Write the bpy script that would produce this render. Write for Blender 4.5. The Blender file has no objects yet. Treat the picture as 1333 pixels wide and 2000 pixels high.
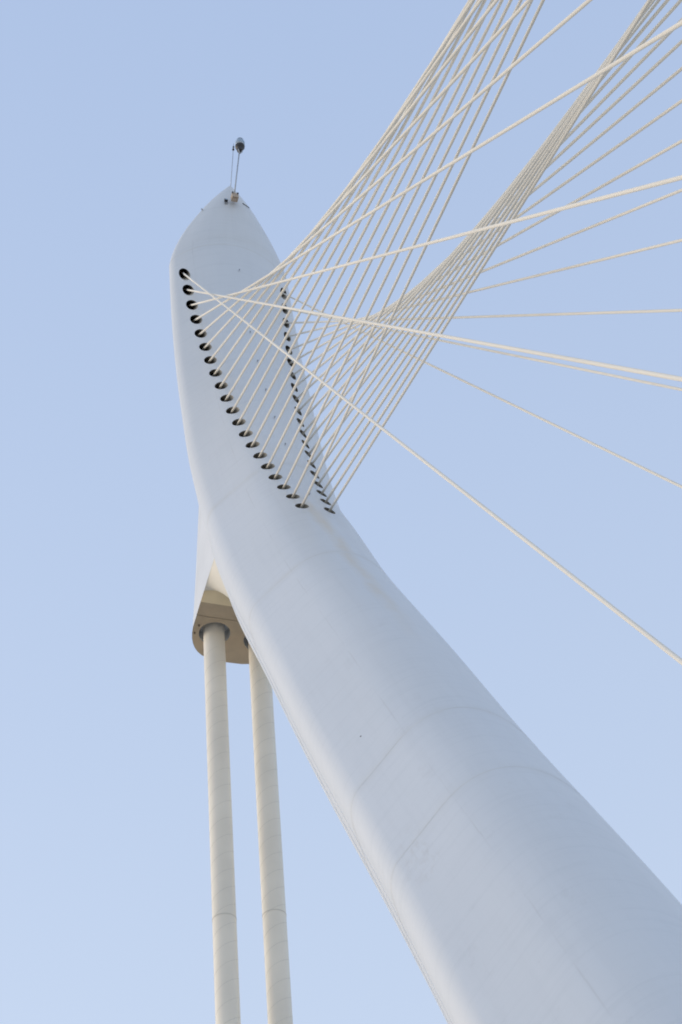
import bpy, bmesh, math, random
from mathutils import Vector, Matrix, kdtree
random.seed(7)
scene = bpy.context.scene
COL = scene.collection

# ------------------------------------------------------------------ camera
cam_data = bpy.data.cameras.new('camera')
cam_data.sensor_fit = 'AUTO'
cam_data.sensor_width = 36.0
cam_data.lens = 72.57
cam_data.clip_start = 0.1
cam_data.clip_end = 5000.0
cam = bpy.data.objects.new('camera', cam_data)
COL.objects.link(cam)
R_ = Vector((0.28896358, 0.95353134, -0.08531139))
U_ = Vector((0.72744580, -0.16076772, 0.66706547))
F_ = Vector((-0.62235252, 0.25481703, 0.74009839))
cam.matrix_world = Matrix(((R_.x, U_.x, -F_.x, 39.1886), (R_.y, U_.y, -F_.y, -15.2399),
                           (R_.z, U_.z, -F_.z, 1.4321), (0, 0, 0, 1)))
scene.camera = cam

# ------------------------------------------------------------------ sky, sun, exposure
SUN_AZ = Vector((-0.55, -0.835))            # horizontal direction towards the sun
SUN_EL = math.radians(16.0)
sd = Vector((SUN_AZ.normalized().x * math.cos(SUN_EL), SUN_AZ.normalized().y * math.cos(SUN_EL), math.sin(SUN_EL)))
world = bpy.data.worlds.new('World')
scene.world = world
world.use_nodes = True
wn, wl = world.node_tree.nodes, world.node_tree.links
bg = wn['Background']
sky = wn.new('ShaderNodeTexSky')
sky.sky_type = 'NISHITA'
sky.sun_disc = False
sky.sun_elevation = SUN_EL
sky.sun_rotation = math.atan2(sd.x, sd.y)
sky.altitude = 200.0
sky.air_density = 1.0
sky.dust_density = 4.0
sky.ozone_density = 1.0
tcw = wn.new('ShaderNodeTexCoord')
spw = wn.new('ShaderNodeSeparateXYZ')
wl.new(tcw.outputs['Generated'], spw.inputs[0])
veil = wn.new('ShaderNodeMixRGB')          # thin even haze over the whole sky
veil.blend_type = 'MIX'
veil.inputs['Fac'].default_value = 0.60
rmp = wn.new('ShaderNodeMapRange')          # the haze is whiter towards the horizon
rmp.inputs['From Min'].default_value = 0.0
rmp.inputs['From Max'].default_value = 1.0
wl.new(spw.outputs['Z'], rmp.inputs['Value'])
hz = wn.new('ShaderNodeMixRGB')
hz.inputs['Color1'].default_value = (8.1, 8.85, 9.6, 1)
hz.inputs['Color2'].default_value = (4.0, 5.25, 7.85, 1)
wl.new(rmp.outputs['Result'], hz.inputs['Fac'])
wl.new(hz.outputs['Color'], veil.inputs['Color2'])
wl.new(sky.outputs['Color'], veil.inputs['Color1'])
below = wn.new('ShaderNodeMapRange')        # nothing shines up from under the ground
below.inputs['From Min'].default_value = -0.06
below.inputs['From Max'].default_value = -0.02
wl.new(spw.outputs['Z'], below.inputs['Value'])
dome = wn.new('ShaderNodeMixRGB')
dome.inputs['Color1'].default_value = (0.3, 0.28, 0.25, 1)
wl.new(below.outputs['Result'], dome.inputs['Fac'])
wl.new(veil.outputs['Color'], dome.inputs['Color2'])
wl.new(dome.outputs['Color'], bg.inputs['Color'])
bg.inputs['Strength'].default_value = 0.15
sun_data = bpy.data.lights.new('sun', 'SUN')
sun_data.energy = 0.5
sun_data.angle = math.radians(14.0)
sun_data.color = (1.0, 0.91, 0.80)
sun = bpy.data.objects.new('sun', sun_data)
sun.rotation_euler = sd.to_track_quat('Z', 'Y').to_euler()
sun.location = (0, 0, 120)
COL.objects.link(sun)
scene.view_settings.view_transform = 'Standard'
scene.view_settings.look = 'None'
scene.view_settings.exposure = -0.07
scene.view_settings.gamma = 1.0
scene.view_settings.use_curve_mapping = False
scene.render.engine = 'CYCLES'
scene.cycles.max_bounces = 8
scene.cycles.diffuse_bounces = 5
scene.cycles.use_light_tree = False
scene.cycles.filter_width = 1.9

# ------------------------------------------------------------------ measured tables (metres)
ST_Z=[69.20,68.70,68.20,67.70,67.20,66.70,66.20,65.70,65.20,64.70,64.20,63.70,63.20,62.70,62.20,61.70,61.20,60.70,60.20,59.70,59.20,58.70,58.20,57.70,57.20,56.70,56.20,55.70,55.20,54.70,54.20,53.70,53.20,52.70,52.20,51.70,51.20,50.60,50.10,49.60,49.10,48.60,48.10,47.60,47.10,46.60,46.10,45.60,45.10,44.60,44.10,43.60,43.10,42.60,42.20,41.40,40.50,39.60,38.70,37.80,36.90,36.00,35.10,34.20,33.30,32.40,31.50,30.60,29.80,29.00,28.20,27.30,26.40,25.50,24.60,23.70,22.80,21.90,21.00,20.10,19.00,17.10,15.20,13.30,11.40,9.50,7.60,5.70,3.80,1.90,0.00]
ST_X=[-6.522,-6.494,-6.465,-6.435,-6.404,-6.370,-6.334,-6.294,-6.250,-6.201,-6.148,-6.088,-6.023,-5.954,-5.882,-5.808,-5.734,-5.661,-5.589,-5.517,-5.444,-5.371,-5.295,-5.217,-5.135,-5.048,-4.954,-4.852,-4.739,-4.615,-4.480,-4.334,-4.179,-4.015,-3.846,-3.670,-3.488,-3.258,-3.055,-2.838,-2.606,-2.363,-2.115,-1.867,-1.626,-1.389,-1.156,-0.923,-0.687,-0.449,-0.207,0.038,0.288,0.541,0.746,1.161,1.633,2.109,2.584,3.060,3.535,4.011,4.486,4.963,5.440,5.920,6.404,6.891,7.327,7.766,8.204,8.698,9.188,9.675,10.158,10.638,11.116,11.594,12.073,12.554,13.144,14.167,15.194,16.222,17.246,18.264,19.274,20.273,21.264,22.249,23.232]
ST_W=[2.601,2.608,2.615,2.621,2.626,2.630,2.634,2.637,2.639,2.642,2.645,2.648,2.651,2.654,2.656,2.657,2.656,2.654,2.649,2.643,2.637,2.631,2.625,2.621,2.618,2.615,2.611,2.606,2.598,2.586,2.573,2.558,2.544,2.533,2.527,2.527,2.534,2.549,2.566,2.586,2.609,2.632,2.655,2.676,2.694,2.708,2.719,2.724,2.725,2.721,2.716,2.710,2.707,2.707,2.710,2.722,2.743,2.769,2.798,2.827,2.855,2.877,2.894,2.905,2.914,2.921,2.929,2.939,2.951,2.965,2.981,3.002,3.025,3.049,3.075,3.101,3.125,3.146,3.163,3.175,3.184,3.185,3.174,3.154,3.132,3.112,3.100,3.098,3.103,3.115,3.129]
ST_N=[1.861,1.875,1.887,1.899,1.911,1.921,1.930,1.939,1.949,1.959,1.971,1.985,2.001,2.021,2.046,2.075,2.111,2.153,2.201,2.255,2.313,2.374,2.438,2.503,2.568,2.631,2.692,2.749,2.800,2.844,2.881,2.911,2.934,2.952,2.963,2.969,2.970,2.965,2.955,2.942,2.925,2.905,2.887,2.871,2.860,2.853,2.850,2.849,2.850,2.852,2.855,2.860,2.867,2.876,2.886,2.907,2.932,2.956,2.976,2.993,3.004,3.012,3.015,3.015,3.014,3.013,3.014,3.018,3.025,3.034,3.046,3.061,3.077,3.094,3.111,3.128,3.143,3.155,3.165,3.170,3.173,3.166,3.150,3.128,3.104,3.082,3.065,3.055,3.052,3.052,3.055]
ST_D=[-0.056,-0.056,-0.058,-0.061,-0.065,-0.070,-0.076,-0.084,-0.092,-0.102,-0.113,-0.125,-0.135,-0.142,-0.146,-0.148,-0.148,-0.145,-0.144,-0.144,-0.146,-0.149,-0.153,-0.159,-0.168,-0.181,-0.196,-0.215,-0.236,-0.260,-0.282,-0.301,-0.319,-0.333,-0.346,-0.357,-0.372,-0.395,-0.420,-0.449,-0.477,-0.493,-0.498,-0.491,-0.477,-0.469,-0.466,-0.468,-0.474,-0.480,-0.487,-0.495,-0.502,-0.510,-0.515,-0.522,-0.527,-0.528,-0.528,-0.529,-0.528,-0.528,-0.529,-0.530,-0.532,-0.535,-0.539,-0.544,-0.547,-0.548,-0.549,-0.547,-0.543,-0.538,-0.535,-0.532,-0.531,-0.531,-0.533,-0.535,-0.537,-0.540,-0.541,-0.540,-0.538,-0.534,-0.528,-0.523,-0.520,-0.518,-0.517]
HOLE_X=[-5.92,-5.82,-5.68,-5.51,-5.32,-5.10,-4.85,-4.58,-4.29,-3.98,-3.64,-3.29,-2.92,-2.54,-2.14,-1.74,-1.31,-0.88,-0.45,0.00]
HOLE_Y=[2.02,1.94,1.87,1.79,1.71,1.63,1.55,1.47,1.38,1.30,1.22,1.14,1.05,0.97,0.88,0.79,0.71,0.62,0.53,0.44]
HOLE_Z=[67.68,66.55,65.42,64.30,63.19,62.10,61.01,59.94,58.88,57.82,56.78,55.76,54.74,53.74,52.75,51.77,50.81,49.86,48.92,48.00]
ANCHOR_X={-1:[34.4,40.4,46.4,52.7,58.4,64.6,71.3,78.0,85.1,92.3,99.9,107.8,116.0,124.6,133.5,142.8,153.4,164.9,178.5,192.0],
          1:[33.9,40.0,46.1,52.6,58.4,65.0,71.6,78.1,84.7,91.3,98.7,106.0,113.3,120.6,127.8,135.0,142.4,151.0,160.0,171.0]}

# ------------------------------------------------------------------ materials
def nodes_of(name):
    m = bpy.data.materials.new(name)
    m.use_nodes = True
    return m, m.node_tree.nodes, m.node_tree.links, m.node_tree.nodes['Principled BSDF']

def math_node(n, l, op, a, b=None, clamp=False):
    k = n.new('ShaderNodeMath'); k.operation = op; k.use_clamp = clamp
    for i, v in enumerate((a, b)):
        if v is None: continue
        if isinstance(v, (int, float)): k.inputs[i].default_value = v
        else: l.new(v, k.inputs[i])
    return k.outputs[0]

def noise(n, l, vec, scale, detail=4.0, rough=0.55):
    k = n.new('ShaderNodeTexNoise')
    k.inputs['Scale'].default_value = scale
    k.inputs['Detail'].default_value = detail
    k.inputs['Roughness'].default_value = rough
    l.new(vec, k.inputs['Vector'])
    return k.outputs['Fac']

def remap(n, l, v, a, b, c, d):
    k = n.new('ShaderNodeMapRange')
    k.inputs['From Min'].default_value = a; k.inputs['From Max'].default_value = b
    k.inputs['To Min'].default_value = c; k.inputs['To Max'].default_value = d
    l.new(v, k.inputs['Value'])
    return k.outputs['Result']

def mixc(n, l, fac, c1, c2, mode='MIX'):
    k = n.new('ShaderNodeMixRGB'); k.blend_type = mode
    for s, v in (('Fac', fac), ('Color1', c1), ('Color2', c2)):
        if isinstance(v, (int, float)): k.inputs[s].default_value = v
        elif isinstance(v, tuple): k.inputs[s].default_value = v
        else: l.new(v, k.inputs[s])
    return k.outputs['Color']

def scaled(n, l, vec, sx, sy, sz):
    k = n.new('ShaderNodeMapping'); k.inputs['Scale'].default_value = (sx, sy, sz)
    l.new(vec, k.inputs['Vector'])
    return k.outputs['Vector']

def simple(name, col, rough=0.5, var=0.06, scale=3.0, metal=0.0, bump=0.0):
    m, n, l, b = nodes_of(name)
    tc = n.new('ShaderNodeTexCoord')
    f = noise(n, l, tc.outputs['Object'], scale)
    f = remap(n, l, f, 0.3, 0.7, 1.0 - var, 1.0 + var)
    cc = n.new('ShaderNodeCombineColor')
    for i in range(3): l.new(math_node(n, l, 'MULTIPLY', f, col[i]), cc.inputs[i])
    l.new(cc.outputs[0], b.inputs['Base Color'])
    b.inputs['Roughness'].default_value = rough
    b.inputs['Metallic'].default_value = metal
    if bump:
        bm_ = n.new('ShaderNodeBump'); bm_.inputs['Strength'].default_value = bump; bm_.inputs['Distance'].default_value = 0.01
        l.new(noise(n, l, tc.outputs['Object'], scale * 6), bm_.inputs['Height']); l.new(bm_.outputs[0], b.inputs['Normal'])
    return m

def painted_steel():
    """White paint on welded plate. UV: u = metres round the section from the nose, v = metres along the axis."""
    m, n, l, b = nodes_of('white_painted_steel')
    uv = n.new('ShaderNodeUVMap').outputs['UV']
    sep = n.new('ShaderNodeSeparateXYZ'); l.new(uv, sep.inputs[0])
    u, v = sep.outputs['X'], sep.outputs['Y']
    base = (0.735, 0.755, 0.785, 1)
    cloud = remap(n, l, noise(n, l, scaled(n, l, uv, .5, .16, 1), 1.0, 5), .3, .7, 0.0, 1.0)
    col = mixc(n, l, math_node(n, l, 'MULTIPLY', cloud, .8), base, (0.69, 0.715, 0.75, 1))
    # rain streaks running down the axis, faint brush marks running round it
    st = remap(n, l, noise(n, l, scaled(n, l, uv, 5.0, .22, 1), 1.0, 6, .65), .48, .75, 0.0, 1.0)
    col = mixc(n, l, math_node(n, l, 'MULTIPLY', st, .13), col, (0.56, 0.575, 0.60, 1))
    br = remap(n, l, noise(n, l, scaled(n, l, uv, .35, 5.0, 1), 1.0, 6, .7), .5, .78, 0.0, 1.0)
    col = mixc(n, l, math_node(n, l, 'MULTIPLY', br, .28), col, (0.55, 0.58, 0.61, 1))
    # ochre run-off: one streak from each of the lowest two holes, joining on the nose
    wob = remap(n, l, noise(n, l, scaled(n, l, uv, 0.0, .45, 1), 1.0, 3), .25, .75, -.10, .10)
    patch = remap(n, l, noise(n, l, scaled(n, l, uv, 2.5, .9, 1), 1.0, 5), .3, .62, .25, 1.0)
    for sgn, end, amt in ((-1, 34.0, .62), (1, 44.0, .4)):
        off = remap(n, l, v, 44.6, 47.6, 0.0, sgn * .42)
        d = math_node(n, l, 'ABSOLUTE', math_node(n, l, 'SUBTRACT', math_node(n, l, 'ADD', u, wob), off))
        across = remap(n, l, d, 0.06, 0.32, 1.0, 0.0)
        on = math_node(n, l, 'MULTIPLY', remap(n, l, v, 47.6, 48.1, 1, 0), remap(n, l, v, end, end + 6, 0, 1))
        run = math_node(n, l, 'MULTIPLY', math_node(n, l, 'MULTIPLY', across, on), patch)
        col = mixc(n, l, math_node(n, l, 'MULTIPLY', run, amt), col, (0.70, 0.62, 0.50, 1))
    # soft grime along the cross seams
    for zs_, w_, amt in ((69.2, .10, .16), (50.6, .30, .26), (42.2, .30, .30), (29.8, .34, .22), (26.4, .40, .15)):
        dd = math_node(n, l, 'ABSOLUTE', math_node(n, l, 'ADD', v, -zs_))
        k_ = math_node(n, l, 'MULTIPLY', remap(n, l, dd, .02, w_, 1.0, 0.0), remap(n, l, noise(n, l, scaled(n, l, uv, .8, .3, 1), 1.0, 4), .35, .65, .1, 1.0))
        col = mixc(n, l, math_node(n, l, 'MULTIPLY', k_, amt), col, (0.62, 0.60, 0.555, 1))
    # grubby patches low on the shaft
    gp = remap(n, l, noise(n, l, scaled(n, l, uv, 1.5, 1.1, 1), .8, 7, .7), .60, .78, 0, 1)
    gp = math_node(n, l, 'MULTIPLY', gp, remap(n, l, v, 26.0, 40.0, .22, .10))
    col = mixc(n, l, gp, col, (0.42, 0.41, 0.40, 1))
    # a brownish scuff low on the left edge of the leg
    du = math_node(n, l, 'MULTIPLY', math_node(n, l, 'ADD', u, 2.95), 2.2)
    dv_ = math_node(n, l, 'MULTIPLY', math_node(n, l, 'ADD', v, -25.9), .85)
    rr_ = math_node(n, l, 'ADD', math_node(n, l, 'MULTIPLY', du, du), math_node(n, l, 'MULTIPLY', dv_, dv_))
    sc = math_node(n, l, 'MULTIPLY', remap(n, l, rr_, .1, 1.3, 1.0, 0.0), remap(n, l, noise(n, l, scaled(n, l, uv, 6.0, 2.2, 1), 1.0, 6, .7), .48, .68, 0.0, 1.0))
    col = mixc(n, l, math_node(n, l, 'MULTIPLY', sc, .28), col, (0.50, 0.46, 0.42, 1))
    # thin weld lines along the plates
    w1 = math_node(n, l, 'ABSOLUTE', math_node(n, l, 'ADD', math_node(n, l, 'ABSOLUTE', u), -1.75))
    line = remap(n, l, w1, 0.008, 0.026, 1.0, 0.0)
    brk = remap(n, l, noise(n, l, scaled(n, l, uv, 0.0, .5, 1), 1.0, 2), .45, .6, 0, 1)
    line = math_node(n, l, 'MULTIPLY', line, brk)
    col = mixc(n, l, math_node(n, l, 'MULTIPLY', line, .22), col, (0.50, 0.50, 0.50, 1))
    l.new(col, b.inputs['Base Color'])
    b.inputs['Roughness'].default_value = 0.42
    b.inputs['Specular IOR Level'].default_value = 0.35
    bump = n.new('ShaderNodeBump'); bump.inputs['Strength'].default_value = 0.22; bump.inputs['Distance'].default_value = 0.05
    h = math_node(n, l, 'ADD', noise(n, l, scaled(n, l, uv, .6, .5, 1), 1.0, 3), math_node(n, l, 'MULTIPLY', noise(n, l, scaled(n, l, uv, .5, 7, 1), 1.0, 4), .25))
    l.new(h, bump.inputs['Height']); l.new(bump.outputs[0], b.inputs['Normal'])
    return m

M_WHITE = painted_steel()
M_FIN = simple('white_fin_paint', (0.72, 0.74, 0.77), .45, .05, .6)
M_SEAM = simple('weld_dirt', (0.69, 0.70, 0.705), .6, .1, 1.2)
M_SLEEVE = simple('sleeve_steel', (0.46, 0.43, 0.38), .6, .12, 4.0)
M_DARK = simple('hole_end_shade', (0.02, 0.02, 0.022), .9, .1, 4.0)  # shade deep inside the cable holes, painted black on their end faces
M_CABLE = simple('cable_sheath', (0.83, 0.79, 0.715), .8, .05, .12)
M_CABLE.node_tree.nodes['Principled BSDF'].inputs['Specular IOR Level'].default_value = .05
M_PIPE = simple('pipe_paint', (0.88, 0.82, 0.715), .48, .06, .5)
M_BEAD = simple('weld_bead_paint', (0.66, 0.615, 0.535), .6, .1, 2.0)
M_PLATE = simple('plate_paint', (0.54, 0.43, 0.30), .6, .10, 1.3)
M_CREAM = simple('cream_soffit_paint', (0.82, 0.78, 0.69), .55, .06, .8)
M_BAND = simple('ochre_band_lit_tint', (0.88, 0.74, 0.50), .55, .08, 1.0)  # warm bright tint: light on the band is put into its colour
M_BOLT = simple('dark_bolt', (0.16, 0.13, 0.10), .6, .1, 9.0)
M_BLACK = simple('black_plastic', (0.035, 0.033, 0.035), .5, .1, 6.0)
M_GALV = simple('galvanised_steel', (0.42, 0.44, 0.47), .45, .15, 8.0, .5)
M_RUST = simple('weathered_bracket', (0.48, 0.38, 0.29), .7, .25, 12.0)
M_CONC = simple('pale_concrete', (0.54, 0.50, 0.43), .85, .12, .25, 0, .15)
M_GROUND = simple('dry_ground', (0.48, 0.43, 0.36), .95, .25, .05)
M_ASPH = simple('asphalt', (0.06, 0.06, 0.062), .9, .15, 1.5, 0, .2)
M_RING = simple('pale_ring_paint', (.72, .74, .76), .4, .05, 5.0)
m, n_, l_, b_ = nodes_of('clear_lens')
b_.inputs['Base Color'].default_value = (.55, .68, .82, 1); b_.inputs['Roughness'].default_value = .05
b_.inputs['Transmission Weight'].default_value = .35; b_.inputs['IOR'].default_value = 1.25
tcl = n_.new('ShaderNodeTexCoord'); l_.new(remap(n_, l_, noise(n_, l_, tcl.outputs['Object'], 20), .3, .7, .03, .12), b_.inputs['Roughness'])
M_LENS = m

# ------------------------------------------------------------------ helpers
def link(name, me, mat, parent=None, smooth=False):
    o = bpy.data.objects.new(name, me)
    COL.objects.link(o)
    if mat is not None and len(me.materials) == 0: me.materials.append(mat)
    if parent is not None:
        o.parent = parent
        o.matrix_parent_inverse = parent.matrix_world.inverted()
    if smooth:
        for p in me.polygons: p.use_smooth = True
    return o

def from_bm(name, bm, mat, parent=None, smooth=False):
    me = bpy.data.meshes.new(name)
    bmesh.ops.recalc_face_normals(bm, faces=bm.faces)
    bm.to_mesh(me); bm.free()
    return link(name, me, mat, parent, smooth)

def thing(name, label, cat, loc, group=None):
    o = bpy.data.objects.new(name, None)
    o.empty_display_size = .5
    o.location = loc
    COL.objects.link(o)
    bpy.context.view_layer.update()
    o['label'] = label; o['category'] = cat
    if group: o['group'] = group
    return o

def frame(axis):
    a = Vector(axis).normalized()
    r = a.orthogonal().normalized()
    return a, r, a.cross(r)

def tube(bm, pts, radii, seg=12, cap=True):
    rings = []
    for i, p in enumerate(pts):
        q0 = pts[max(i - 1, 0)]; q1 = pts[min(i + 1, len(pts) - 1)]
        a, r, s = frame(Vector(q1) - Vector(q0))
        rad = radii[i] if isinstance(radii, (list, tuple)) else radii
        rings.append([bm.verts.new(Vector(p) + (r * math.cos(2 * math.pi * k / seg) + s * math.sin(2 * math.pi * k / seg)) * rad) for k in range(seg)])
    for a_, b2 in zip(rings[:-1], rings[1:]):
        for k in range(seg):
            bm.faces.new((a_[k], a_[(k + 1) % seg], b2[(k + 1) % seg], b2[k]))
    if cap:
        bm.faces.new(rings[0][::-1]); bm.faces.new(rings[-1])
    return rings

def lathe(bm, base, axis, prof, seg=20):
    a, r, s = frame(axis)
    base = Vector(base); rings = []
    for h, rad in prof:
        rings.append([bm.verts.new(base + a * h + (r * math.cos(2 * math.pi * k / seg) + s * math.sin(2 * math.pi * k / seg)) * max(rad, .001)) for k in range(seg)])
    for x, y in zip(rings[:-1], rings[1:]):
        for k in range(seg): bm.faces.new((x[k], x[(k + 1) % seg], y[(k + 1) % seg], y[k]))
    bm.faces.new(rings[0][::-1]); bm.faces.new(rings[-1])

def box(bm, c, ax, sx, sy, sz):
    """box centred at c; ax = (X, Y, Z) unit vectors, half sizes"""
    X, Y, Z = (Vector(v) for v in ax); c = Vector(c)
    v = [bm.verts.new(c + X * sx * i + Y * sy * j + Z * sz * k) for i in (-1, 1) for j in (-1, 1) for k in (-1, 1)]
    for f in ((0, 1, 3, 2), (4, 6, 7, 5), (0, 4, 5, 1), (2, 3, 7, 6), (0, 2, 6, 4), (1, 5, 7, 3)): bm.faces.new([v[i] for i in f])

def lerp_tab(x, xs, ys):
    if x <= xs[0]: return ys[0]
    for a, b2, c, d in zip(xs[:-1], xs[1:], ys[:-1], ys[1:]):
        if x <= b2: return c + (d - c) * (x - a) / (b2 - a)
    return ys[-1]

# ------------------------------------------------------------------ ground and deck
bm = bmesh.new()
N = 48; Rg = 3000.0
c0 = bm.verts.new((0, 0, -8.0))
rg = [[bm.verts.new((r * math.cos(2 * math.pi * k / N), r * math.sin(2 * math.pi * k / N), -8.0)) for k in range(N)] for r in (150, 700, Rg)]
for k in range(N):
    bm.faces.new((c0, rg[0][k], rg[0][(k + 1) % N]))
    for i in (0, 1): bm.faces.new((rg[i][k], rg[i + 1][k], rg[i + 1][(k + 1) % N], rg[i][(k + 1) % N]))
g = from_bm('ground', bm, M_GROUND); g['kind'] = 'structure'
AX = ((1, 0, 0), (0, 1, 0), (0, 0, 1))
bm = bmesh.new(); box(bm, (85, 0, -1.05), AX, 125, 19, .85)
d = from_bm('bridge_deck', bm, M_CONC); d['kind'] = 'structure'
for y0 in (-11.0, 11.0):
    bm = bmesh.new(); box(bm, (115, y0, -.185), AX, 74.9, 3.6, .02)
    r = from_bm('road', bm, M_ASPH); r['kind'] = 'structure'

# ------------------------------------------------------------------ pylon
def seclerp(z, tab_x, tab_y): return lerp_tab(z, tab_x, tab_y)
def bez(a, c, b2, n, w=.75):
    out = []
    for i in range(n):
        t = i / (n - 1); den = (1 - t) ** 2 + 2 * w * t * (1 - t) + t * t
        out.append((a * (1 - t) ** 2 + c * (2 * w * t * (1 - t)) + b2 * (t * t)) / den)
    return out
def section(W, nv, tn, b2, wb, rc=.42, rb=.3):
    Nn, K, B, E = Vector((0, nv)), Vector((W, 0)), Vector((wb, -b2)), Vector((0, -b2))
    d = (K - Nn).normalized(); L = (K - Nn).length
    T = Nn + d * tn * L
    half = bez(Vector((-T.x, T.y)), Nn, T, 21)[10:]
    half[0].x = 0.0
    e = (B - K).normalized()
    cor = bez(K - d * rc, K, K + e * rc, 9)
    f = (E - B).normalized()
    bk = bez(B - e * rb, B, B + f * rb, 5)
    face = [T.lerp(cor[0], i / 7) for i in range(1, 7)]
    return half + face + cor + bk + [E]
def ring(P, dx, W, nv, tn, b2, wb, k, rc=.42, rb=.3):
    a = Vector((dx, 0, 1)).normalized(); nn = Vector((a.z, 0, -a.x))
    h = section(W, nv, tn, b2, wb, rc, rb)
    full = h + [Vector((-q.x, q.y)) for q in h[1:-1]][::-1]
    s = [0.0]
    for p, q in zip(h[:-1], h[1:]): s.append(s[-1] + (q - p).length)
    us = s + [-x for x in s[1:-1]][::-1]
    pts = [P + (nn + a * k) * q.y + Vector((0, q.x, 0)) for q in full]
    return pts, us, (P, a, nn, h)
def tnf(z): return lerp_tab(z, [0, 45, 52, 60, 69], [.62, .58, .55, .6, .75])
def bf(z): return lerp_tab(z, [0, 30, 45, 52, 60, 69.3], [1.5, 1.45, 1.45, 1.6, 1.5, 1.0])
def wbf(z, W): return W * lerp_tab(z, [0, 30, 45, 52, 60, 69.3], [.72, .74, .76, .72, .72, .72])
def kf(z): return lerp_tab(z, [0, 29.6, 42.2, 50.6, 69.3], [.9, .9, .5, .3, .45])

RINGS, VV = [], []
vlen = 0.0
for i, z in enumerate(ST_Z):
    pts, us, inf = ring(Vector((ST_X[i], 0, z)), ST_D[i], ST_W[i], ST_N[i], tnf(z), bf(z), wbf(z, ST_W[i]), kf(z))
    RINGS.append((z, pts, us, inf))
NR = len(RINGS[0][1])
def grid_normals(rings):
    out = []
    for i in range(len(rings)):
        a = rings[max(i - 1, 0)][1]; b2 = rings[min(i + 1, len(rings) - 1)][1]; c = rings[i][1]
        row = []
        for j in range(NR):
            t1 = b2[j] - a[j]; t2 = c[(j + 1) % NR] - c[j - 1]
            nv_ = t2.cross(t1)
            row.append(nv_.normalized() if nv_.length > 1e-9 else Vector((1, 0, 0)))
        ctr = sum(c, Vector()) / NR
        if sum((row[j].dot(c[j] - ctr) for j in range(NR))) < 0: row = [-x for x in row]
        out.append(row)
    return out
NORM = grid_normals(RINGS)
KD = kdtree.KDTree(len(RINGS) * NR)
FLAT = []
for i in range(len(RINGS)):
    for j in range(NR):
        KD.insert(RINGS[i][1][j], len(FLAT)); FLAT.append((i, j))
KD.balance()
def surf_normal(co):
    acc = Vector(); 
    for q, idx, dist in KD.find_n(co, 4):
        i, j = FLAT[idx]
        acc += NORM[i][j] / (dist + .004)
    return acc.normalized()

pylon = thing('bridge_pylon', 'tall leaning white pylon with pointed top and two rows of round cable holes', 'bridge pylon', (23.2, 0, 0))

def strip_mesh(name, rings, lo_cap=True, hi_cap=True):
    me = bpy.data.meshes.new(name)
    verts = [p for r in rings for p in r[1]]
    faces = []; uvs = []
    for i in range(len(rings) - 1):
        for j in range(NR):
            k = (j + 1) % NR
            faces.append((i * NR + j, (i + 1) * NR + j, (i + 1) * NR + k, i * NR + k))
            ua, ub = rings[i][2][j], rings[i][2][k]
            if abs(ua - ub) > 2: ub = ua
            uvs += [(ua, rings[i][0]), (ua, rings[i + 1][0]), (ub, rings[i + 1][0]), (ub, rings[i][0])]
    nq = len(faces)
    if hi_cap: faces.append(tuple(range(NR))); uvs += [(0, 0)] * NR
    if lo_cap: faces.append(tuple((len(rings) - 1) * NR + j for j in range(NR))[::-1]); uvs += [(0, 0)] * NR
    me.from_pydata([tuple(v) for v in verts], [], faces)
    uvl = me.uv_layers.new(name='UVMap')
    for i, q in enumerate(uvs): uvl.data[i].uv = q
    return me, nq

# cable data: (side, hole, anchor, direction)
CABLES = []
for side in (-1, 1):
    for i in range(20):
        h = Vector((HOLE_X[i], side * HOLE_Y[i], HOLE_Z[i]))
        a = Vector((ANCHOR_X[side][i], side * 5.41, -.1))
        CABLES.append((side, i, h, a, (a - h).normalized()))
HOLE_R = .20

def cutter():
    bm = bmesh.new()
    for side, i, h, a, dv in CABLES:
        tube(bm, [h + dv * 1.6, h - dv * 1.5], HOLE_R, 28)
    me = bpy.data.meshes.new('cutter')
    bmesh.ops.recalc_face_normals(bm, faces=bm.faces)
    bm.to_mesh(me); bm.free()
    return me
cut_me = cutter()
M_CUT = bpy.data.materials.new('cut_marker')
cut_me.materials.append(M_CUT)
cut_ob = bpy.data.objects.new('cutter', cut_me); COL.objects.link(cut_ob)

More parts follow.
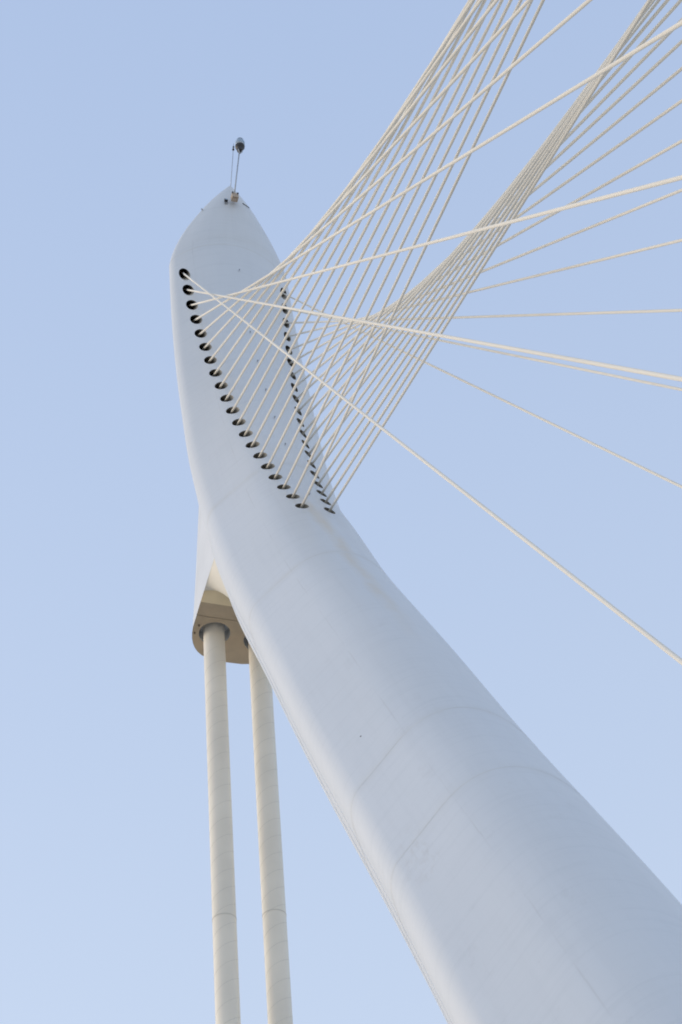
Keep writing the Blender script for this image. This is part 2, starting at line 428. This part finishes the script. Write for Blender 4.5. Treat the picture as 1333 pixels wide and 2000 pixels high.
SEAMS = [69.2, 50.6, 42.2, 29.8, 26.4, 0.0]
pocket = {c: [] for c in range(len(CABLES))}       # cable index -> list of polygons (lists of points)
seg_names = []
for s in range(len(SEAMS) - 1):
    rr = [r for r in RINGS if SEAMS[s] + 1e-4 >= r[0] >= SEAMS[s + 1] - 1e-4]
    me, nq = strip_mesh('shaft_segment', rr)
    bmt = bmesh.new(); bmt.from_mesh(me); bmesh.ops.recalc_face_normals(bmt, faces=bmt.faces); bmt.to_mesh(me); bmt.free()
    me.materials.append(M_WHITE)
    ob = bpy.data.objects.new('shaft_segment', me); COL.objects.link(ob)
    if s in (0, 1):
        md = ob.modifiers.new('holes', 'BOOLEAN')
        md.operation = 'DIFFERENCE'; md.solver = 'EXACT'; md.object = cut_ob
        md.material_mode = 'TRANSFER'
        bpy.context.view_layer.update()
        dg = bpy.context.evaluated_depsgraph_get()
        me2 = bpy.data.meshes.new_from_object(ob.evaluated_get(dg))
        ob.modifiers.clear(); ob.data = me2; me = me2
        ci = [k for k, mm in enumerate(me.materials) if mm and mm.name.startswith('cut_marker')]
        bm = bmesh.new(); bm.from_mesh(me)
        dead = [f for f in bm.faces if f.material_index in ci]
        for f in dead:
            c = f.calc_center_median(); best = None
            for q, (side, i, h, a, dv) in enumerate(CABLES):
                rel = c - h; dist = (rel - dv * rel.dot(dv)).length
                if best is None or dist < best[0]: best = (dist, q)
            pocket[best[1]].append([v.co.copy() for v in f.verts])
        bmesh.ops.delete(bm, geom=dead, context='FACES')
        bm.to_mesh(me); bm.free()
        for k in reversed(ci): me.materials.pop(index=k)
    # drop the hidden end caps
    bm = bmesh.new(); bm.from_mesh(me)
    caps = [f for f in bm.faces if len(f.verts) > 40 and f.calc_area() > 4]
    bmesh.ops.delete(bm, geom=caps, context='FACES_ONLY')
    bm.to_mesh(me); bm.free()
    for p in me.polygons: p.use_smooth = True
    me.normals_split_custom_set_from_vertices([surf_normal(v.co) for v in me.vertices])
    ob.parent = pylon; ob.matrix_parent_inverse = pylon.matrix_world.inverted()
bpy.data.objects.remove(cut_ob)

# raised weld seams between the segments
def seam_ring(z):
    r0 = min(RINGS, key=lambda r: abs(r[0] - z)); i = RINGS.index(r0)
    P, a, nn, h = r0[3]
    rows = []
    for da, out in ((.022, 0.0), (.010, .001), (-.010, .001), (-.022, 0.0)):
        rows.append([r0[1][j] + a * da + NORM[i][j] * (out + .002) for j in range(NR)])
    me = bpy.data.meshes.new('weld_seam')
    faces = [(q * NR + j, (q + 1) * NR + j, (q + 1) * NR + (j + 1) % NR, q * NR + (j + 1) % NR) for q in range(3) for j in range(NR)]
    me.from_pydata([tuple(v) for r in rows for v in r], [], faces)
    bmx = bmesh.new(); bmx.from_mesh(me)
    gone = []
    for f in bmx.faces:
        c = f.calc_center_median()
        for side, i, h, a2, dv in CABLES:
            rel = c - h
            if (rel - dv * rel.dot(dv)).length < HOLE_R + .06: gone.append(f); break
    bmesh.ops.delete(bmx, geom=gone, context='FACES'); bmx.to_mesh(me); bmx.free()
    link('weld_seam', me, M_SEAM, pylon, True)
for z in SEAMS[:-1]: seam_ring(z)

# narrow ribs along the two back edges of the leg
for sgn in (1, -1):
    for f_, hgt, wd in ((.34, .012, .018), (.74, .022, .028)):
        rows = []
        for i, (z, pts, us, inf) in enumerate(RINGS):
            if z > 46.2 or z < 4: continue
            j0, j1 = (25, 26) if sgn > 0 else (NR - 25, NR - 26)
            p = pts[j0].lerp(pts[j1], f_); along = (pts[j1] - pts[j0]).normalized(); nn_ = (NORM[i][j0] + NORM[i][j1]).normalized()
            rows.append([p - along * wd - nn_ * .01, p - along * wd * .6 + nn_ * hgt, p + along * wd * .6 + nn_ * hgt, p + along * wd - nn_ * .01])
        me = bpy.data.meshes.new('edge_rib')
        me.from_pydata([tuple(v) for r in rows for v in r], [], [(q * 4 + e, q * 4 + e + 1, q * 4 + 5 + e, q * 4 + 4 + e) for q in range(len(rows) - 1) for e in range(3)])
        bmx = bmesh.new(); bmx.from_mesh(me); bmesh.ops.recalc_face_normals(bmx, faces=bmx.faces); bmx.to_mesh(me); bmx.free()
        link('edge_rib', me, M_FIN, pylon)

# leaf shaped cap
CAP = [(69.2, ST_X[0], ST_W[0], ST_N[0], ST_D[0], .42), (69.7, -6.47, 2.52, 1.80, -.02, .40), (70.2, -6.40, 2.37, 1.70, .02, .36), (70.8, -6.30, 2.14, 1.50, .06, .30),
       (71.4, -6.15, 1.85, 1.25, .1, .24), (72.0, -5.98, 1.50, .98, .12, .18), (72.6, -5.80, 1.12, .72, .12, .12), (73.1, -5.67, .78, .48, .1, .08),
       (73.6, -5.58, .42, .26, .05, .04), (74.0, -5.54, .13, .08, .02, .015), (74.14, -5.53, .015, .01, 0, .002)]
crings = []
for z, x, W, nv, dx, rc in CAP:
    k = .45 * min(1, max(0, (74.2 - z) / 5.0))
    q = max(.0, (74.15 - z) / 4.95)
    pts, us, inf = ring(Vector((x, 0, z)), dx, W, nv, .75, 1.0 * q + .004, W * .72, k, rc, min(.3, W * .25))
    crings.append((z, pts, us, inf))
me, nq = strip_mesh('tip_cap', crings, False, True)
cn = grid_normals(crings)
cn[0] = NORM[0]
bmc = bmesh.new(); bmc.from_mesh(me); bmesh.ops.recalc_face_normals(bmc, faces=bmc.faces); bmc.to_mesh(me); bmc.free()
cap_ob = link('tip_cap', me, M_WHITE, pylon, True)
nl = [cn[v // NR][v % NR] for v in range(len(me.vertices))]
me.normals_split_custom_set_from_vertices(nl)

# the sleeves lining the cable holes
for q, polys in pocket.items():
    side, i, h, a, dv = CABLES[q]
    if not polys: continue
    bm = bmesh.new()
    for pl in polys:
        try: bm.faces.new([bm.verts.new(p) for p in pl])
        except ValueError: pass
    bmesh.ops.remove_doubles(bm, verts=bm.verts, dist=1e-4)
    me = bpy.data.meshes.new('cable_sleeve'); bm.to_mesh(me); bm.free()
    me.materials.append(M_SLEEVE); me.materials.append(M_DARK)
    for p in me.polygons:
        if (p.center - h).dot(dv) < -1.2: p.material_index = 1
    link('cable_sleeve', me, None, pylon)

# small lifting lugs in a line down the nose
for P in ((-5.03, 67.75), (-4.42, 62.87), (-3.87, 60.38), (-3.46, 58.16), (-2.85, 55.86), (-2.15, 53.69), (-.49, 49.38)):
    q, idx, dist = KD.find(Vector((P[0], 0, P[1])))
    i, j = FLAT[idx]; nrm = NORM[i][j]; nrm = Vector((nrm.x, 0, nrm.z)).normalized()
    c = Vector((q.x, 0, q.z)); up = Vector((0, 1, 0)).cross(nrm)
    bm = bmesh.new(); box(bm, c + nrm * .05, (nrm, (0, 1, 0), up), .035, .012, .028); box(bm, c + nrm * .07, (nrm, (0, 1, 0), up), .012, .028, .018)
    from_bm('lifting_lug', bm, M_GALV, pylon)

# ------------------------------------------------------------------ back fin that carries the backstays
FIN_Z0 = 51.0
PIPE_Y = .79
def pipe_axis(z): return Vector((-8.81 - .05 * (51.24 - z), 0, z))
def fin_half(z):
    """half outline (x, y) at height z from the front to the back"""
    t = (z - FIN_Z0) / 13.0
    xb = -10.03 + 3.3 * (t ** .85) if t > 0 else -10.03
    hw = 1.65 - .11 * t
    xf = lerp_tab(z, [51, 55, 60, 64.5], [-4.3, -5.1, -6.0, -6.7])
    rx = min(1.75, max(.08, (xf - xb) * .75))
    xs = xb + rx
    out = [(xf, hw + .02), (xf + (xs - xf) * .33, hw + .015), (xf + (xs - xf) * .66, hw - .02)]
    for k in range(11):
        an = math.pi / 2 * k / 10
        out.append((xs - rx * math.sin(an) ** .92 if k else xs, (hw - .06) * (max(math.cos(an), 0) ** .62)))
    return out
fr = []
zs = [FIN_Z0 + 13.0 * i / 24 for i in range(25)]
for z in zs:
    h = fin_half(z)
    fr.append([Vector((x, -y, z)) for x, y in h] + [Vector((x, y, z)) for x, y in h[-2::-1]])
NF = len(fr[0])
me = bpy.data.meshes.new('back_fin')
me.from_pydata([tuple(v) for r in fr for v in r], [], [(i * NF + j, i * NF + j + 1, (i + 1) * NF + j + 1, (i + 1) * NF + j) for i in range(24) for j in range(NF - 1)])
fin = link('back_fin', me, M_FIN, pylon, True)

# underside of the fin: end plate with two round openings, middle plate, rising band, soffit
def outline_x(y):
    h = fin_half(FIN_Z0)
    ys = [p[1] for p in h]; xs = [p[0] for p in h]
    for (x0, y0), (x1, y1) in zip(h[2:-1], h[3:]):
        if y0 >= abs(y) >= y1: return x0 + (x1 - x0) * (y0 - abs(y)) / max(y0 - y1, 1e-6)
    return xs[2]
def hw_at(x):
    h = fin_half(FIN_Z0)
    for (x0, y0), (x1, y1) in zip(h[:-1], h[1:]):
        if x0 >= x >= x1: return y1 + (y0 - y1) * (x - x1) / (x0 - x1)
    return h[0][1]
HW = 1.698
OPEN_R = .54
def end_plate():
    bm = bmesh.new()
    h = fin_half(FIN_Z0)[3:]
    pts = [(-8.03, -hw_at(-8.03))] + [(x, -y) for x, y in h if x < -8.05] + [(x, y) for x, y in h[-2::-1] if x < -8.05] + [(-8.03, hw_at(-8.03))]
    outer = [bm.verts.new((x, y * .995, FIN_Z0)) for x, y in pts]
    edges = [bm.edges.new((outer[i], outer[(i + 1) % len(outer)])) for i in range(len(outer))]
    for s in (-1, 1):
        c = pipe_axis(FIN_Z0); circ = []
        for k in range(32):
            an = 2 * math.pi * k / 32
            circ.append(bm.verts.new((c.x + OPEN_R * math.cos(an) + .07, s * PIPE_Y + OPEN_R * math.sin(an), FIN_Z0)))
        edges += [bm.edges.new((circ[k], circ[(k + 1) % 32])) for k in range(32)]
    bmesh.ops.triangle_fill(bm, use_beauty=True, edges=edges)
    # the fill also closes the openings: remove those faces
    for f in list(bm.faces):
        c = f.calc_center_median()
        for s in (-1, 1):
            if (Vector((c.x, c.y)) - Vector((pipe_axis(FIN_Z0).x + .07, s * PIPE_Y))).length < OPEN_R * .98 and all((Vector((v.co.x, v.co.y)) - Vector((pipe_axis(FIN_Z0).x + .07, s * PIPE_Y))).length < OPEN_R * 1.01 for v in f.verts):
                bm.faces.remove(f); break
    return bm
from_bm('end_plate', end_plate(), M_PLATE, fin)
for s in (-1, 1):
    bm = bmesh.new(); c = pipe_axis(FIN_Z0) + Vector((.07, s * PIPE_Y, 0))
    rows = [[bm.verts.new((c.x + (OPEN_R + e) * math.cos(2 * math.pi * k / 32), c.y + (OPEN_R + e) * math.sin(2 * math.pi * k / 32), z)) for k in range(32)] for z, e in ((FIN_Z0 - .004, 0), (FIN_Z0 + .45, 0))]
    for k in range(32): bm.faces.new((rows[0][k], rows[0][(k + 1) % 32], rows[1][(k + 1) % 32], rows[1][k]))
    bm.faces.new(rows[1])
    from_bm('pipe_socket', bm, M_FIN, fin)
    for an in ((172, 205) if s < 0 else (-25, 8)):
        bm = bmesh.new(); an = math.radians(an)
        b0 = c + Vector((.68 * math.sin(an) * -1, .68 * math.cos(an), -.03))
        lathe(bm, b0, (0, 0, 1), [(-.02, .02), (-.02, .032), (.03, .032), (.03, .02)], 8)
        from_bm('bolt', bm, M_BOLT, fin)
def sheet(name, prof, mat):
    bm = bmesh.new()
    rows = []
    for x, z in prof:
        hw = hw_at(x) + .004
        rows.append([bm.verts.new((x, y, zz)) for y, zz in ((-hw, FIN_Z0 + .02), (-hw * .99, z), (0, z), (hw * .99, z), (hw, FIN_Z0 + .02))])
    for a_, b2 in zip(rows[:-1], rows[1:]):
        for k in range(4): bm.faces.new((a_[k], a_[k + 1], b2[k + 1], b2[k]))
    return from_bm(name, bm, mat, fin)
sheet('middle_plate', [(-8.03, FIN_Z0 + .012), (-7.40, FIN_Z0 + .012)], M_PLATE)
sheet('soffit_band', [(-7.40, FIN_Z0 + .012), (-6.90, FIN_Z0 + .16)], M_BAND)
# the belly that fairs the fin into the back of the leg: it hangs lower towards the leg
bm = bmesh.new()
rows = []
for i in range(19):
    t = i / 18; x = -6.90 + 3.6 * t; hwx = hw_at(x)
    row = []
    for k in range(25):
        q = -1 + k / 12
        z = FIN_Z0 + .02 + .14 * (1 - t) ** 2 * (1 - abs(q) ** 8) - 3.4 * (1 - (1 - t) ** 3) * (1 - abs(q) ** 1.8)
        row.append(bm.verts.new((x, q * (hwx + .004), z)))
    rows.append(row)
for a_, b2 in zip(rows[:-1], rows[1:]):
    for k in range(24): bm.faces.new((a_[k], a_[k + 1], b2[k + 1], b2[k]))
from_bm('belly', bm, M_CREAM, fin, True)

# ------------------------------------------------------------------ backstay pipes
PIPE_R = .365
for s in (-1, 1):
    foot = pipe_axis(-.2) + Vector((0, s * PIPE_Y, 0)); head = pipe_axis(51.85) + Vector((0, s * PIPE_Y, 0))
    t = thing('backstay_pipe', ('cream spiral welded backstay pipe, left one of the pair, standing clear of the pylon' if s < 0 else
              'cream spiral welded backstay pipe, right one of the pair, top end behind the pylon'), 'backstay pipe', tuple(foot), 'backstay pipes behind the pylon')
    bm = bmesh.new()
    n = 40
    tube(bm, [foot.lerp(head, i / n) for i in range(n + 1)], PIPE_R, 40)
    from_bm('pipe', bm, M_PIPE, t, True)
    a, r, u = frame(head - foot); L = (head - foot).length
    # spiral weld: a low ridge wound round the pipe
    pitch = 1.30; z0 = 14.0 if s < 0 else 14.2
    bm = bmesh.new(); seg = 26
    nturn = int((L - z0 - .9) / pitch)
    ex, ey = Vector((1, 0, 0)), Vector((0, 1, 0))
    for start in (0, 1):                       # two strips wound side by side
        prev = None
        for k in range(nturn * seg + 1):
            an = 2 * math.pi * k / seg + math.pi * start; hgt = z0 + pitch * k / seg
            dirv = (ex * math.cos(an) + ey * math.sin(an)); c = foot + a * hgt
            row = [bm.verts.new(c + dirv * (PIPE_R - .004) + a * .010), bm.verts.new(c + dirv * (PIPE_R + .004) + a * .004),
                   bm.verts.new(c + dirv * (PIPE_R + .004) - a * .004), bm.verts.new(c + dirv * (PIPE_R - .004) - a * .010)]
            if prev:
                for e in range(3): bm.faces.new((prev[e], row[e], row[e + 1], prev[e + 1]))
            prev = row
    from_bm('weld_bead', bm, M_BEAD, t, True)
    # circular site joint
    zj = 39.75 if s < 0 else 40.1
    bm = bmesh.new(); lathe(bm, foot + a * (zj - .03), a, [(0, PIPE_R - .01), (.006, PIPE_R + .007), (.036, PIPE_R + .007), (.042, PIPE_R - .01)], 40)
    from_bm('joint_ring', bm, M_BEAD, t)

# ------------------------------------------------------------------ stay cables
ORD = ['topmost', 'second', 'third', 'fourth', 'fifth', 'sixth', 'seventh', 'eighth', 'ninth', 'tenth', 'eleventh', 'twelfth',
       'thirteenth', 'fourteenth', 'fifteenth', 'sixteenth', 'seventeenth', 'eighteenth', 'nineteenth', 'lowest']
def cable_label(side, i):
    row = 'left' if side < 0 else 'right'
    pos = ORD[i] + (' hole' if i in (0, 19) else ' hole from the top')
    how = {(-1, 0): ', crossing in front', (-1, 1): ', nearly level', (1, 2): ', nearly level'}.get((side, i), '')
    return f'cream stay cable from the {pos} in the {row} row{how}'
for side, i, h, a, dv in CABLES:
    rad = lerp_tab(i, [0, 3, 8, 19], [.034, .037, .041, .039])
    bm = bmesh.new()
    s0 = h - dv * 1.25
    n = 14
    tube(bm, [s0.lerp(a, k / n) for k in range(n + 1)], rad, 14)
    for f in bm.faces: f.smooth = True
    o = from_bm('stay_cable', bm, M_CABLE)
    o['label'] = cable_label(side, i); o['category'] = 'stay cable'; o['group'] = 'stay cables from the pylon to the deck'
    bm = bmesh.new(); lathe(bm, a - dv * 1.1, dv, [(0, rad + .004), (.05, .11), (1.1, .13)], 16)
    from_bm('deck_socket', bm, M_GALV, o)

# ------------------------------------------------------------------ things at the tip
def cap_point(y, z):
    best = min(((r[1][j] - Vector((r[1][j].x, y, z))).length, ri, j) for ri, r in enumerate(crings) for j in list(range(0, 22)) + list(range(NR - 22, NR)))
    return crings[best[1]][1][best[2]], cn[best[1]][best[2]]
base = Vector((-5.12, 0, 72.78)); top = Vector((-4.98, .34, 76.0))
bt = thing('beacon_light', 'clear domed dark warning beacon on a thin mast standing at the pylon tip', 'beacon light', tuple(base))
axm = (top - base).normalized()
bm = bmesh.new(); tube(bm, [base - axm * .1, top], .028, 10); from_bm('mast', bm, M_GALV, bt, True)
bm = bmesh.new(); X = Vector((1, 0, .1)).normalized()
box(bm, base + Vector((-.02, .02, -.08)), (X, (0, 1, 0), X.cross(Vector((0, 1, 0)))), .12, .13, .17)
from_bm('mast_bracket', bm, M_RUST, bt)
for sy in (-1, 1):
    bm = bmesh.new(); box(bm, base + Vector((.1, sy * .11 + .02, .06)), AX, .03, .03, .035); from_bm('clamp', bm, M_BLACK, bt)
bm = bmesh.new(); box(bm, base + Vector((.02, .0, -.35)), AX, .05, .05, .04); from_bm('cable_gland', bm, M_RUST, bt)
lamp = Vector((-4.96, .36, 76.02)); la = Vector((.0, .06, 1)).normalized()
bm = bmesh.new(); lathe(bm, lamp, la, [(0, .04), (.05, .12), (.15, .13), (.20, .10), (.26, .15), (.34, .20), (.42, .205), (.45, .15)], 24); from_bm('lamp_body', bm, M_BLACK, bt, True)
bm = bmesh.new(); lathe(bm, lamp + la * .45, la, [(0, .15), (.04, .18), (.07, .18)], 24); from_bm('lens_ring', bm, M_RING, bt, True)
bm = bmesh.new(); lathe(bm, lamp + la * .522, la, [(0, .17), (.03, .195), (.14, .205), (.24, .19), (.31, .13), (.34, .01)], 24); from_bm('lens', bm, M_LENS, bt, True)
bm = bmesh.new(); lathe(bm, lamp + la * .865, la, [(0, .11), (.015, .15), (.03, .12), (.05, .02)], 24); from_bm('top_cap', bm, M_BLACK, bt, True)
for k in range(3):
    an = 2 * math.pi * k / 3 + .4; a, r, u = frame(la)
    bm = bmesh.new(); e = r * math.cos(an) + u * math.sin(an)
    tube(bm, [lamp - la * .14 + e * .03, lamp + la * .06 + e * .11], .02, 8); from_bm('stay_foot', bm, M_GALV, bt)

rb, rt = Vector((-5.60, 0.03, 74.0)), Vector((-5.5, .26, 76.94))
lr = thing('lightning_rod', 'thin lightning rod with a small dark finial left of the beacon mast', 'lightning rod', tuple(rb))
bm = bmesh.new(); tube(bm, [rb, rt], .014, 8); from_bm('rod', bm, M_GALV, lr, True)
rd = (rt - rb).normalized()
bm = bmesh.new(); lathe(bm, rt - rd * .02, rd, [(0, .02), (.03, .05), (.08, .05), (.12, .02), (.2, .015), (.23, .04), (.27, .04), (.31, .012), (.55, .004)], 10); from_bm('finial', bm, M_BLACK, lr)

c, nrm = cap_point(-.26, 72.75)
fl = thing('floodlight', 'tiny dark floodlight fixed on the tip left of the mast bracket', 'floodlight', tuple(c))
bm = bmesh.new(); up = Vector((0, 1, 0)).cross(nrm); box(bm, c + nrm * .10, (nrm, (0, 1, 0), up), .06, .07, .05); from_bm('housing', bm, M_BLACK, fl)
bm = bmesh.new(); box(bm, c + nrm * .02 + up * .1, (nrm, (0, 1, 0), up), .05, .05, .03); from_bm('bracket', bm, M_GALV, fl)
bm = bmesh.new(); box(bm, c + nrm * .165, (nrm, (0, 1, 0), up), .004, .055, .035); from_bm('glass', bm, M_LENS, fl)

# thin conduit end sticking out on the right edge of the tip, small stub on the left edge, a speck of a vent plug low on the leg
bm = bmesh.new(); tube(bm, [(-5.44, .44, 72.86), (-5.49, .58, 72.84), (-5.55, .72, 72.83), (-5.57, .77, 72.81)], .014, 8); from_bm('conduit', bm, M_BLACK, pylon, True)
bm = bmesh.new(); lathe(bm, (-5.80, -1.16, 72.30), (.55, -.83, .1), [(0, .02), (.05, .02), (.06, .035), (.09, .035)], 10); from_bm('vent_stub', bm, M_GALV, pylon)
for P, N_ in (((6.808, -2.198, 32.338), (.61, -.72, .33)),):
    bm = bmesh.new(); lathe(bm, Vector(P) - Vector(N_) * .02, N_, [(0, .02), (.025, .02), (.03, .01)], 10); from_bm('plug', bm, M_BLACK, pylon)
